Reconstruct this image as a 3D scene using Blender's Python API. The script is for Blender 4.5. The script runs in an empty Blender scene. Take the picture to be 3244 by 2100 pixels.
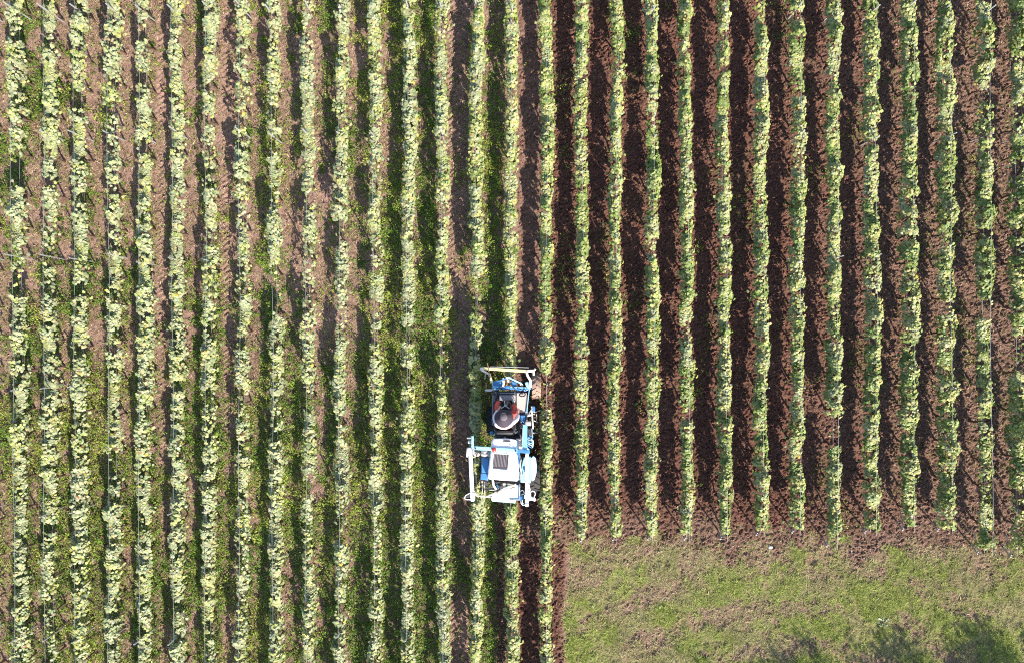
import bpy, math, random
import numpy as np
from mathutils import Vector, Matrix

EL = math.radians(36.5); az = Vector((.47, -.883)).normalized()      # where the sun stands
sd = Vector((az.x * math.cos(EL), az.y * math.cos(EL), math.sin(EL)))
rng = np.random.default_rng(7)
random.seed(7)
scene = bpy.context.scene
COL = scene.collection
R = math.radians

# ------------------------------------------------------------------ survey
H = 23.0                 # flying height of the camera
S0 = 29.8 / 3244         # metres on the ground per photo pixel

def W(sx, sy, z=0.0):
    k = S0 * (H - z) / H
    return Vector(((sx - 1622) * k, -(sy - 1050) * k, z))

def Z(zx, zy, z):        # tractor survey units
    return W(1440 + .3245 * zx, 1130 + .3245 * zy, z)

ZU = .3245 * S0          # one tractor survey unit in metres on the ground

# row centre lines: photo x at y = 350, 1050, 1750
ROWX = [(45, 54, 59), (151, 151, 153), (246, 248, 250), (351, 357, 355), (450, 453, 450),
        (553, 557, 559), (659, 661, 659), (764, 767, 764), (864, 872, 870), (973, 977, 977),
        (1081, 1079, 1079), (1187, 1188, 1190), (1295, 1293, 1290), (1399, 1399, 1406),
        (1510, 1508, 1511), (1620, 1617, 1622), (1733, 1731, 1731), (1845, 1845, 1842),
        (1955, 1950, 1949), (2069, 2070, 2067), (2175, 2179, 2183), (2295, 2299, 2299),
        (2415, 2416, 2417), (2533, 2531, 2533), (2647, 2649, 2647), (2768, 2771, 2767),
        (2887, 2887, 2890), (3003, 3005, 3010), (3128, 3129, 3135), (3235, 3236, 3238)]
ROWEND = {17: 1695, 18: 1692, 19: 1690, 20: 1690, 21: 1688, 22: 1675, 23: 1668, 24: 1712,
          25: 1668, 26: 1660, 27: 1662, 28: 1735, 29: 1745}
GAPS = {0: [(75, 130), (510, 595), (865, 930), (1120, 1145)], 1: [(560, 600), (1655, 1690), (1900, 1935)],
        2: [(285, 340), (900, 940)], 3: [(335, 350), (1455, 1540)], 4: [(60, 120), (225, 275), (458, 492), (1655, 1690)],
        5: [(1205, 1235), (1325, 1345), (1905, 1940)], 6: [(275, 295), (360, 400), (535, 565), (740, 780), (1240, 1290)],
        7: [(370, 410), (1060, 1110), (1390, 1440)], 8: [(365, 385), (430, 500), (870, 1010), (1365, 1400)],
        9: [(1240, 1300), (1530, 1580)], 10: [(168, 182), (700, 770), (1310, 1350), (1680, 1720)],
        11: [(955, 990), (1040, 1092), (1415, 1440)], 12: [(540, 552), (1030, 1085), (1160, 1215), (1475, 1500)],
        13: [(645, 690), (1025, 1200), (1230, 1250), (1300, 1330)], 14: [(880, 1003)],
        15: [(1190, 1580)], 16: [(1180, 1300), (1905, 1925)], 17: [(428, 445), (1125, 1140)], 18: [], 19: [(310, 325)],
        20: [(1305, 1320)], 21: [(92, 125), (200, 235), (865, 880)], 22: [], 23: [(285, 305)], 24: [(1312, 1420)],
        25: [(440, 460), (820, 830)], 26: [(1085, 1108), (745, 765)], 27: [(415, 432), (745, 785), (955, 1000), (1310, 1330)],
        28: [(275, 320), (425, 440), (722, 760), (945, 1010)], 29: [(330, 370), (1060, 1180)]}
ROWX = [(-54, -50, -44)] + ROWX + [(3344, 3346, 3350)]       # the neighbours just outside the frame
ROWEND = {k + 1: v for k, v in ROWEND.items()}; ROWEND[31] = 1745
GAPS = {k + 1: v for k, v in GAPS.items()}; GAPS[0] = []; GAPS[31] = []
ZMID = 0.85
KMID = S0 * (H - ZMID) / H

def row_ctrl(i):
    a, b, c = ROWX[i]
    return [(-(y - 1050) * KMID, (x - 1622) * KMID) for y, x in ((350, a), (1050, b), (1750, c))]

def row_x(i, Y):
    c = row_ctrl(i)[::-1]
    ys = [p[0] for p in c]; xs = [p[1] for p in c]
    return np.interp(Y, ys, xs) + 0.02 * np.sin(np.asarray(Y) * 0.9 + i * 1.7)

def row_end_y(i):
    return -(ROWEND[i] - 1050) * KMID if i in ROWEND else -12.2

NR = len(ROWX)
YTOP = 11.6

# ------------------------------------------------------------------ noise
def hash2(ix, iy, seed):
    n = (ix.astype(np.int64) * 374761393 + iy.astype(np.int64) * 668265263 + seed * 974711) & 0x7fffffff
    n = (n ^ (n >> 13)) * 1274126177 & 0x7fffffff
    n = (n ^ (n >> 16)) & 0xffff
    return n / 65535.0

def vn(x, y, seed=0):
    x = np.asarray(x, float); y = np.asarray(y, float)
    ix = np.floor(x).astype(np.int64); iy = np.floor(y).astype(np.int64)
    fx = x - ix; fy = y - iy
    fx = fx * fx * (3 - 2 * fx); fy = fy * fy * (3 - 2 * fy)
    a = hash2(ix, iy, seed); b = hash2(ix + 1, iy, seed)
    c = hash2(ix, iy + 1, seed); d = hash2(ix + 1, iy + 1, seed)
    return (a * (1 - fx) + b * fx) * (1 - fy) + (c * (1 - fx) + d * fx) * fy

def fbm(x, y, seed=0, o=3):
    v = 0; a = .5; t = 0
    for k in range(o):
        v = v + a * vn(x * 2 ** k, y * 2 ** k, seed + k * 31); t += a; a *= .55
    return v / t

def ss(a, b, x):
    t = np.clip((np.asarray(x, float) - a) / (b - a), 0, 1)
    return t * t * (3 - 2 * t)

# ------------------------------------------------------------------ land cover (photo pixels on the ground)
def cover(X, Y):
    X = np.asarray(X, float); Y = np.asarray(Y, float)
    sx = X / S0 + 1622; sy = 1050 - Y / S0
    n = fbm(X * .9, Y * .9, 3, 3) - .5
    n2 = fbm(X * 3, Y * 3, 9, 3) - .5
    bnd = 1748 + 0.012 * (sx - 1800) + n * 200 + n2 * 150
    infield = 1 - ss(-35, 35, sy - bnd)
    east = ss(1630, 1650, sx + n2 * 30)
    strip = east * (1 - ss(1770, 1800, sx + n * 40))
    till = np.maximum(east * infield, strip)
    half = ss(1566, 1576, sx + n2 * 20) * (1 - ss(1606, 1620, sx)) * ss(1560, 1600, sy)
    till = np.maximum(till, .85 * half)
    young = strip * (1 - ss(1130, 1230, sy)) * (1 - ss(1722, 1735, sx))
    till = till * (1 - .55 * young)
    grass = ss(1785, 1815, sx + n * 50) * (1 - infield)
    # swirl lanes where machines turned: worn to soil
    ang = np.hypot((sx - 2520) * .72, sy - 2460)
    lane = .5 + .5 * np.sin(ang / 20.0 + 3 * n)
    worn = grass * .85 * ss(.47, .74, .46 * fbm(X * .55 + 9, Y * 1.1, 21, 4) + .58 * lane * ss(.15, .48, fbm(X * .4, Y * .6 + 4, 23, 2)) + .55 * (fbm(X * 4, Y * 4, 5, 2) - .30))
    edge = np.exp(-((sy - bnd - 15) / 70) ** 2) * ss(1760, 1820, sx)
    worn = np.maximum(worn, grass * .95 * edge * ss(.28, .55, fbm(X * 2.5, Y * 2.5, 25, 2)))
    dry_east = np.maximum(ss(2350, 3150, sx + n * 300), 1.0 * ss(1590, 1720, sy + n * 200)) * east * infield
    # wheel tracks
    track = np.zeros_like(X)
    for cx, hw, am in ((1455, 34, 1), (733, 26, .9), (523, 20, .8), (1683, 26, .5)):
        m = (1 - ss(hw - 8, hw + 6, np.abs(sx - cx + 6 * np.sin(Y * .3))))
        if cx == 1683: m = m * (1 - ss(1150, 1230, sy))
        track = np.maximum(track, am * m * ss(.30, .52, fbm(X * 1.2 + cx, Y * .9, 17, 3) + .12 * am))
    # weeds in the unworked half
    west = 1 - ss(1600, 1640, sx)
    u = np.full_like(X, .0)
    rx = [row_x(i, Y) for i in range(NR)]
    for i in range(NR - 1):
        m = (X >= rx[i]) & (X < rx[i + 1])
        u = np.where(m, (X - rx[i]) / (rx[i + 1] - rx[i]), u)
    lat = .30 + .70 * np.exp(-((u - .55) / .26) ** 2)
    grad = .31 + .40 * ss(500, 1600, sy) + .22 * np.exp(-((sx - 1330) / 190) ** 2) + .10 * np.exp(-((sx - 150) / 200) ** 2)
    for bx, by, wx, wy, am in ((1350, 1010, 110, 200, .5), (1330, 1170, 90, 60, .4), (1310, 90, 60, 120, .3), (860, 1300, 70, 160, .25),
                               (1300, 1700, 160, 500, .22), (1560, 900, 50, 700, .25), (703, 1750, 40, 400, .45), (505, 1800, 45, 400, .35),
                               (300, 900, 40, 260, .3), (300, 1700, 45, 400, .25), (110, 250, 40, 260, .35), (10, 560, 40, 90, .4),
                               (830, 480, 70, 160, .3), (600, 1400, 60, 150, .35), (1230, 680, 60, 90, .3), (700, 700, 40, 500, .2),
                               (505, 300, 35, 200, .3), (880, 1500, 60, 200, .2), (1180, 1900, 60, 200, .25), (420, 300, 60, 400, -.15),
                               (1120, 1030, 90, 160, -.25), (1020, 900, 80, 300, -.15), (950, 820, 60, 200, -.12)):
        grad = grad + am * np.exp(-((sx - bx) / wx) ** 2 - ((sy - by) / wy) ** 2)
    f = fbm(X * 1.7, Y * .75, 41, 3)
    f2 = fbm(X * 5, Y * 4, 77, 2)
    f3 = fbm(X * 9, Y * 8, 79, 2)
    weed = west * ss(.49, .70, grad * (.42 + .72 * lat) + .75 * (f - .5) + .55 * (f2 - .5) + .45 * (f3 - .5) + .16)
    weed = np.maximum(weed, west * .26 * ss(.42, .62, fbm(X * 2.6, Y * 2.3, 83, 3)) * (1 - .4 * (1 - ss(300, 1300, sx * .5 + sy))))
    weed = weed * (1 - .95 * track) * (1 - half)
    # scattered weeds in the worked half
    we = till * ss(.60, .76, fbm(X * 1.3, Y * .7, 61, 3)) * .42
    for bx, by, wx, wy, am in ((1790, 880, 50, 90, .6), (1900, 860, 40, 60, .5), (2020, 250, 40, 60, .4), (2010, 960, 40, 60, .4), (1790, 1400, 40, 120, .3)):
        we = np.maximum(we, am * east * np.exp(-((sx - bx) / wx) ** 2 - ((sy - by) / wy) ** 2))
    return dict(till=till, grass=grass, worn=worn, track=track, weed=np.maximum(weed, we * (1 - grass)), dry=dry_east, west=west, sx=sx, sy=sy)

def ground_z(X, Y, c=None):
    if c is None: c = cover(X, Y)
    t = c['till']
    big = (fbm(X * 2.2, Y * 1.6, 101, 3) - .5)
    warp = fbm(X * 6, Y * 6, 55, 2) * 1.2
    cl = fbm(X * 9 + warp, Y * 11 - X * 3.0, 131, 2)
    clod = np.abs(cl - .5) * 2
    fine = vn(X * 21 + 3, Y * 24 - X * 6, 151)
    z = big * .05
    z = z + t * ((1 - clod) * .085 + (fine - .5) * .075 - .05)
    z = z + (1 - t) * ((cl - .5) * .022 + (fine - .5) * .030)
    z = z + c['worn'] * (fine - .5) * .03 + c['grass'] * (fbm(X * 7.5, Y * 6 + X * 2, 31, 2) - .5) * .06
    # tyre lugs pressed into the tracks
    tr = c['track']
    px = (X / S0 + 1622)
    ch = np.zeros_like(X)
    for cx in (1455, 733, 523, 1683):
        m = np.abs(px - cx) < 60
        ph = (Y + np.abs(px - cx) * S0 * .75) / .17
        ch = np.where(m, np.sin(ph * 2 * np.pi) * (.3 + fine), ch)
    z = z + tr * (.024 * ch - .03)
    return z

# ------------------------------------------------------------------ materials
def new_mat(name):
    m = bpy.data.materials.new(name); m.use_nodes = True
    nt = m.node_tree
    return m, nt, nt.nodes['Principled BSDF']

def N(nt, t, **kw):
    n = nt.nodes.new(t)
    for k, v in kw.items(): setattr(n, k, v)
    return n

def ramp_noise(nt, scale, detail=3, c0=.35, c1=.65, coord=None, dist=0.0):
    n = N(nt, 'ShaderNodeTexNoise'); n.inputs['Scale'].default_value = scale; n.inputs['Detail'].default_value = detail
    n.inputs['Distortion'].default_value = dist
    if coord is not None: nt.links.new(coord, n.inputs['Vector'])
    r = N(nt, 'ShaderNodeMapRange'); r.inputs[1].default_value = c0; r.inputs[2].default_value = c1
    nt.links.new(n.outputs['Fac'], r.inputs[0])
    return r.outputs[0]

def mixc(nt, fac, a, b):
    m = N(nt, 'ShaderNodeMix', data_type='RGBA')
    def put(sock, v):
        if hasattr(v, 'links'): nt.links.new(v, sock)
        elif isinstance(v, (int, float)): sock.default_value = v
        else: sock.default_value = (*v, 1)
    put(m.inputs[0], fac); put(m.inputs[6], a); put(m.inputs[7], b)
    return m.outputs[2]

def paint(name, col, rough=.45, metal=0.0, dirt=.25, dcol=(.16, .10, .07), spec=.5, scale=9):
    m, nt, b = new_mat(name)
    tc = N(nt, 'ShaderNodeTexCoord').outputs['Object']
    f = ramp_noise(nt, scale, 6, .52, .78, tc)
    mul = N(nt, 'ShaderNodeMath', operation='MULTIPLY'); mul.inputs[1].default_value = dirt
    nt.links.new(f, mul.inputs[0])
    c = mixc(nt, mul.outputs[0], col, dcol)
    f2 = ramp_noise(nt, 40, 4, .3, .7, tc)
    c2 = mixc(nt, f2, c, tuple(min(1, v * 1.12) for v in col)) if dirt < .3 else c
    nt.links.new(c if dirt >= .3 else c2, b.inputs['Base Color'])
    b.inputs['Roughness'].default_value = rough; b.inputs['Metallic'].default_value = metal
    b.inputs['Specular IOR Level'].default_value = spec
    return m

def attr_leaf(name, rough=.4, trans=.3, spec=.5, gain=1.0):
    m, nt, b = new_mat(name)
    a = N(nt, 'ShaderNodeAttribute'); a.attribute_name = 'col'
    b.inputs['Roughness'].default_value = rough; b.inputs['Specular IOR Level'].default_value = spec
    tc = N(nt, 'ShaderNodeTexCoord').outputs['Object']
    f = ramp_noise(nt, 45, 3, .3, .7, tc)
    hs = N(nt, 'ShaderNodeHueSaturation'); hs.inputs['Value'].default_value = .82
    nt.links.new(a.outputs['Color'], hs.inputs['Color'])
    c = mixc(nt, f, hs.outputs[0], a.outputs['Color'])
    nt.links.new(c, b.inputs['Base Color'])
    tr = N(nt, 'ShaderNodeBsdfTranslucent')
    hs2 = N(nt, 'ShaderNodeHueSaturation'); hs2.inputs['Saturation'].default_value = 1.25; hs2.inputs['Value'].default_value = .9
    nt.links.new(c, hs2.inputs['Color']); nt.links.new(hs2.outputs[0], tr.inputs['Color'])
    mx = N(nt, 'ShaderNodeMixShader'); mx.inputs[0].default_value = trans
    nt.links.new(b.outputs[0], mx.inputs[1]); nt.links.new(tr.outputs[0], mx.inputs[2])
    nt.links.new(mx.outputs[0], nt.nodes['Material Output'].inputs['Surface'])
    return m

M_leaf = attr_leaf('vine_leaf', .45, .30, .38)
M_weed = attr_leaf('weed_leaf', .55, .25, .3)
M_grass = attr_leaf('grass_blade', .6, .2, .25)
M_straw = attr_leaf('dry_straw', .8, .05, .15)
M_bark = paint('vine_bark', (.10, .065, .045), .9, 0, .3, (.05, .03, .02), .2)
M_galv = paint('galvanised_steel', (.36, .36, .37), .55, .4, .3, (.3, .28, .26))
M_wire = paint('trellis_wire', (.34, .34, .34), .5, .4, .1)

def ground_material():
    m, nt, b = new_mat('vineyard_soil')
    tc = N(nt, 'ShaderNodeTexCoord').outputs['Object']
    def at(n):
        a = N(nt, 'ShaderNodeAttribute'); a.attribute_name = n; return a.outputs['Fac']
    n1 = ramp_noise(nt, 3.0, 5, .35, .65, tc)
    n2 = ramp_noise(nt, 26, 5, .35, .65, tc, .6)
    n3 = ramp_noise(nt, 70, 4, .35, .68, tc)
    dry = mixc(nt, n1, (.205, .128, .098), (.26, .168, .128))
    dry = mixc(nt, n2, dry, (.215, .128, .098))
    n3h = N(nt, 'ShaderNodeMath', operation='MULTIPLY'); n3h.inputs[1].default_value = .5; nt.links.new(n3, n3h.inputs[0])
    n4 = ramp_noise(nt, 11, 6, .42, .62, tc, 1.0)
    dry = mixc(nt, n3h.outputs[0], dry, (.40, .28, .22))
    n4h = N(nt, 'ShaderNodeMath', operation='MULTIPLY'); n4h.inputs[1].default_value = .6; nt.links.new(n4, n4h.inputs[0])
    dry = mixc(nt, n4h.outputs[0], dry, (.19, .125, .07))
    n5 = ramp_noise(nt, 1.6, 5, .45, .62, tc, .5)
    n5h = N(nt, 'ShaderNodeMath', operation='MULTIPLY'); n5h.inputs[1].default_value = .75; nt.links.new(n5, n5h.inputs[0])
    dry = mixc(nt, n5h.outputs[0], dry, (.34, .215, .17))
    n6 = ramp_noise(nt, 5.5, 5, .55, .70, tc, .8)
    dry = mixc(nt, n6, dry, (.12, .07, .05))
    til = mixc(nt, n1, (.122, .053, .036), (.152, .069, .048))
    til = mixc(nt, n2, til, (.105, .053, .041))
    til = mixc(nt, n3h.outputs[0], til, (.19, .10, .073))
    grs = mixc(nt, n2, (.22, .185, .095), (.17, .18, .06))
    worn = mixc(nt, n2, (.26, .17, .13), (.20, .125, .09))
    c = mixc(nt, at('till'), dry, til)
    dm = N(nt, 'ShaderNodeMath', operation='MULTIPLY'); dm.inputs[1].default_value = .55; nt.links.new(at('dry'), dm.inputs[0])
    c = mixc(nt, dm.outputs[0], c, dry)
    c = mixc(nt, at('grass'), c, grs)
    c = mixc(nt, at('worn'), c, worn)
    wm = N(nt, 'ShaderNodeMath', operation='MULTIPLY'); wm.inputs[1].default_value = .55; nt.links.new(at('weed'), wm.inputs[0])
    c = mixc(nt, wm.outputs[0], c, (.075, .080, .030))
    nt.links.new(c, b.inputs['Base Color'])
    b.inputs['Roughness'].default_value = .92; b.inputs['Specular IOR Level'].default_value = .15
    nz = N(nt, 'ShaderNodeTexNoise'); nz.inputs['Scale'].default_value = 55; nz.inputs['Detail'].default_value = 5
    nt.links.new(tc, nz.inputs['Vector'])
    bp = N(nt, 'ShaderNodeBump'); bp.inputs['Strength'].default_value = 1.0; bp.inputs['Distance'].default_value = .05
    nt.links.new(nz.outputs['Fac'], bp.inputs['Height']); nt.links.new(bp.outputs[0], b.inputs['Normal'])
    return m

# ------------------------------------------------------------------ object helpers
def np_mesh(name, V, F, nper, attrs=None, smooth=False):
    me = bpy.data.meshes.new(name)
    V = np.ascontiguousarray(V, np.float32); F = np.ascontiguousarray(F, np.int32)
    nf = len(F)
    me.vertices.add(len(V)); me.vertices.foreach_set('co', V.ravel())
    me.loops.add(nf * nper); me.loops.foreach_set('vertex_index', F.ravel())
    me.polygons.add(nf); me.polygons.foreach_set('loop_start', np.arange(nf, dtype=np.int32) * nper)
    if smooth: me.polygons.foreach_set('use_smooth', np.ones(nf, bool))
    for k, (ty, arr) in (attrs or {}).items():
        a = me.attributes.new(k, ty, 'POINT')
        a.data.foreach_set('color' if 'COLOR' in ty else 'value', np.ascontiguousarray(arr, np.float32).ravel())
    me.update(calc_edges=True)
    return me

def link(o, parent=None):
    COL.objects.link(o)
    if parent: o.parent = parent
    return o

def ob(name, me, m=None, parent=None):
    if m: me.materials.clear(); me.materials.append(m)
    return link(bpy.data.objects.new(name, me), parent)

def tag(o, label=None, cat=None, group=None, kind=None):
    for k, v in (('label', label), ('category', cat), ('group', group), ('kind', kind)):
        if v: o[k] = v
    return o

def empty(name, loc):
    o = bpy.data.objects.new(name, None); o.location = loc; o.empty_display_size = .2
    return link(o)

def nrm(a):
    return a / np.maximum(np.linalg.norm(a, axis=1, keepdims=True), 1e-6)

def instances(P, Nn, D, S, C, T, F):
    """many copies of the flat template T (faces F) at P, facing Nn, pointing along D"""
    Nn = nrm(Nn); D = nrm(D - (D * Nn).sum(1, keepdims=True) * Nn); X = np.cross(D, Nn)
    S = np.asarray(S)
    if S.ndim == 1: S = np.stack([S, S, S], 1)
    V = P[:, None, :] + (T[None, :, 0:1] * S[:, None, 0:1]) * X[:, None, :] + (T[None, :, 1:2] * S[:, None, 1:2]) * D[:, None, :] + (T[None, :, 2:3] * S[:, None, 2:3]) * Nn[:, None, :]
    n = len(P); k = len(T)
    FF = (F[None] + (np.arange(n) * k)[:, None, None]).reshape(-1, F.shape[1])
    CC = np.repeat(np.concatenate([C, np.ones((n, 1))], 1), k, 0)
    return V.reshape(-1, 3), FF, CC

LEAF_T = np.array([(0, .12, -.02), (-.34, -.05, -.10), (-.56, .42, -.08), (-.26, .74, -.04), (0, 1.0, -.14), (.26, .74, -.04), (.56, .42, -.08), (.34, -.05, -.10), (0, .48, .07)], float)
LEAF_T[:, 1] -= .45
LEAF_F = np.array([(8, 0, 1), (8, 1, 2), (8, 2, 3), (8, 3, 4), (8, 4, 5), (8, 5, 6), (8, 6, 7), (8, 7, 0)])
DIA_T = np.array([(0, 0, 0), (-.36, .5, -.06), (0, 1, -.05), (.36, .5, -.06)], float)
DIA_F = np.array([(0, 2, 1), (0, 3, 2)])
BLD_T = np.array([(-.5, 0, 0), (.5, 0, 0), (0, 1, 0)], float)
BLD_F = np.array([(0, 1, 2)])

class MB:
    def __init__(s): s.v = []; s.f = []
    def add(s, vs, fs):
        o = len(s.v); s.v += [tuple(v) for v in vs]; s.f += [tuple(i + o for i in f) for f in fs]; return s
    def box(s, c, size, rot=None):
        x, y, z = (v / 2 for v in size)
        vs = [Vector(p) for p in ((-x, -y, -z), (x, -y, -z), (x, y, -z), (-x, y, -z), (-x, -y, z), (x, -y, z), (x, y, z), (-x, y, z))]
        if rot is not None: vs = [rot @ v for v in vs]
        return s.add([v + Vector(c) for v in vs], [(3, 2, 1, 0), (4, 5, 6, 7), (0, 1, 5, 4), (1, 2, 6, 5), (2, 3, 7, 6), (3, 0, 4, 7)])
    def bar(s, p, q, w, h):
        p = Vector(p); q = Vector(q); d = q - p; L = d.length; y = d.normalized()
        up = Vector((0, 0, 1)) if abs(y.z) < .95 else Vector((0, 1, 0))
        x = y.cross(up).normalized(); z = x.cross(y)
        return s.box((p + q) / 2, (w, L, h), Matrix((x, y, z)).transposed())
    def tube(s, pts, r, n=8, cap=True):
        pts = [Vector(p) for p in pts]; rr = r if isinstance(r, (list, tuple)) else [r] * len(pts)
        o = len(s.v); prev = None
        for i, p in enumerate(pts):
            d = (pts[min(i + 1, len(pts) - 1)] - pts[max(i - 1, 0)]).normalized()
            if prev is None:
                a = d.orthogonal().normalized()
            else:
                a = (prev - d * prev.dot(d)).normalized()
            prev = a; b = d.cross(a)
            for k in range(n):
                t = 2 * math.pi * k / n
                s.v.append(tuple(p + (a * math.cos(t) + b * math.sin(t)) * rr[i]))
        for i in range(len(pts) - 1):
            for k in range(n):
                a0 = o + i * n + k; a1 = o + i * n + (k + 1) % n
                s.f.append((a0, a1, a1 + n, a0 + n))
        if cap:
            s.f.append(tuple(o + k for k in range(n))[::-1]); s.f.append(tuple(o + (len(pts) - 1) * n + k for k in range(n)))
        return s
    def lathe(s, prof, c, axis='Z', n=24):
        c = Vector(c); o = len(s.v); m = len(prof)
        for k in range(n):
            t = 2 * math.pi * k / n
            for r, h in prof:
                a, b = r * math.cos(t), r * math.sin(t)
                s.v.append(tuple(c + (Vector((a, b, h)) if axis == 'Z' else Vector((h, a, b)))))
        for k in range(n):
            for j in range(m - 1):
                a = o + k * m + j; b = o + ((k + 1) % n) * m + j
                s.f.append((a, b, b + 1, a + 1))
        return s
    def prism(s, pts, z0, z1):
        n = len(pts); vs = [(x, y, z0) for x, y in pts] + [(x, y, z1) for x, y in pts]
        fs = [tuple(range(n))[::-1], tuple(range(n, 2 * n))] + [(i, (i + 1) % n, n + (i + 1) % n, n + i) for i in range(n)]
        return s.add(vs, fs)
    def loft(s, rings):
        n = len(rings[0]); o = len(s.v)
        for r in rings: s.v += [tuple(p) for p in r]
        for j in range(len(rings) - 1):
            for i in range(n):
                a = o + j * n + i; b = o + j * n + (i + 1) % n
                s.f.append((a, b, b + n, a + n))
        s.f.append(tuple(o + i for i in range(n))[::-1]); s.f.append(tuple(o + (len(rings) - 1) * n + i for i in range(n)))
        return s
    def build(s, name, m, parent=None, off=None, bevel=0.0, smooth=True):
        me = bpy.data.meshes.new(name)
        off = Vector(off) if off is not None else (parent_loc(parent) if parent else Vector((0, 0, 0)))
        me.from_pydata([tuple(Vector(v) - off) for v in s.v], [], s.f)
        me.materials.append(m)
        import bmesh
        bm = bmesh.new(); bm.from_mesh(me); bmesh.ops.recalc_face_normals(bm, faces=bm.faces); bm.to_mesh(me); bm.free()
        if smooth:
            me.polygons.foreach_set('use_smooth', [True] * len(me.polygons)); me.set_sharp_from_angle(angle=R(38))
        o = link(bpy.data.objects.new(name, me), parent)
        if bevel:
            b = o.modifiers.new('bevel', 'BEVEL'); b.width = bevel; b.segments = 2; b.limit_method = 'ANGLE'; b.angle_limit = R(40)
        return o

def parent_loc(p):
    v = Vector((0, 0, 0))
    while p: v += p.location; p = p.parent
    return v

# ------------------------------------------------------------------ ground
STEP = .027
def axis(lim):
    core = np.arange(-lim, lim + STEP / 2, STEP)
    out = [lim]; d = .06
    while out[-1] < 600: out.append(out[-1] + d); d *= 1.35
    o = np.array(out[1:])
    return np.concatenate([-o[::-1], core, o])
gx = axis(15.5); gy = axis(10.2)
GX, GY = np.meshgrid(gx, gy)
cv = cover(GX.ravel(), GY.ravel())
gz = ground_z(GX.ravel(), GY.ravel(), cv)
nx, ny = len(gx), len(gy)
ii = (np.arange(ny - 1)[:, None] * nx + np.arange(nx - 1)[None]).ravel()
gF = np.stack([ii, ii + 1, ii + nx + 1, ii + nx], 1)
gm = np_mesh('ground', np.stack([GX.ravel(), GY.ravel(), gz], 1), gF, 4,
             {k: ('FLOAT', cv[k]) for k in ('till', 'grass', 'worn', 'weed', 'dry')}, smooth=True)
ground = tag(ob('ground', gm, ground_material()), kind='structure')

# ------------------------------------------------------------------ loose cover on the ground
def scatter(n, x0=-15.6, x1=15.6, y0=-10.4, y1=10.4):
    return rng.uniform(x0, x1, n), rng.uniform(y0, y1, n)

def pick(cols, n, w=None, jit=.18):
    cols = np.array(cols, float)
    c = cols[rng.choice(len(cols), n, p=w)]
    return np.clip(c * (1 + rng.normal(0, jit, (n, 1))) * (1 + rng.normal(0, .06, (n, 3))), .005, .9)

def stuff(name, V, F, C, m, label, cat):
    o = ob(name, np_mesh(name, V, F, F.shape[1], {'col': ('FLOAT_COLOR', C)}), m)
    return tag(o, label, cat, kind='stuff')

# weeds: little rosettes of leaves
X, Y = scatter(200000)
c = cover(X, Y)
keep = rng.random(len(X)) < c['weed'] * (.25 + .75 * c['west']) * .66
X, Y = X[keep], Y[keep]
k = 7
wh = fbm(X * 3.1, Y * 3.1, 88, 2)
Xr = np.repeat(X, k) + rng.normal(0, .035, len(X) * k); Yr = np.repeat(Y, k) + rng.normal(0, .035, len(X) * k)
whr = np.repeat(wh, k)
n = len(Xr)
Zr = ground_z(Xr, Yr) + rng.uniform(.01, .12, n) * (.3 + 1.6 * ss(.3, .7, whr))
Nn = np.stack([rng.normal(0, .55, n), rng.normal(0, .55, n), np.ones(n)], 1)
D = rng.normal(0, 1, (n, 3))
Sz = rng.uniform(.028, .058, n)
hue = np.repeat(fbm(X * .8, Y * .6, 97, 3) + .45 * (fbm(X * 4, Y * 4, 99, 2) - .5), k)[:, None]
varv = np.repeat(.55 + .9 * fbm(X * 5, Y * 5, 111, 2), k)[:, None]
ca = pick([(.105, .20, .016), (.135, .235, .022), (.07, .145, .016), (.17, .235, .030)], n)
cb = pick([(.27, .33, .040), (.22, .30, .032), (.29, .29, .07), (.16, .25, .03)], n)
t = ss(.47, .64, hue)
Cw = np.clip((ca * (1 - t) + cb * t) * varv, .01, .6)
V, F, C = instances(np.stack([Xr, Yr, Zr], 1), Nn, D, Sz, Cw, DIA_T, DIA_F)
stuff('weeds', V, F, C, M_weed, 'low green weeds covering the unworked ground between the vine rows', 'weeds')

# dry straw and cut grass lying on the unworked half, thin litter on the worked half
X, Y = scatter(620000)
c = cover(X, Y)
p = c['west'] * (1 - .5 * c['track']) * (.35 + .65 * ss(.4, .6, fbm(X * 1.3, Y, 19, 3))) * (1 - .55 * c['weed']) + c['till'] * (.06 + .25 * ss(.55, .7, fbm(X * 1.1, Y * .8, 71, 3))) + c['worn'] * .45 + .12 * c['grass'] + .5 * c['dry'] * c['till']
keep = rng.random(len(X)) < p * .8
X, Y = X[keep], Y[keep]; n = len(X)
till = c['till'][keep]
a = rng.normal(1.1, .9, n)
D = np.stack([np.cos(a), np.sin(a), np.abs(rng.normal(.05, .22, n))], 1)
Nn = np.stack([rng.normal(0, .5, n), rng.normal(0, .5, n), np.ones(n)], 1)
S = np.stack([rng.uniform(.007, .017, n), rng.uniform(.05, .17, n), np.ones(n)], 1)
Cs = pick([(.38, .26, .19), (.27, .18, .12), (.48, .36, .24), (.15, .09, .06), (.30, .26, .10), (.085, .05, .038), (.22, .22, .06)], n)
Cs = Cs * (1 - .45 * till[:, None])
V, F, C = instances(np.stack([X, Y, ground_z(X, Y) + .012], 1), Nn, D, S, Cs, BLD_T, BLD_F)
stuff('dry_straw', V, F, C, M_straw, 'dry straw and cut stalks littering the ground between the vine rows', 'straw')

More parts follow.
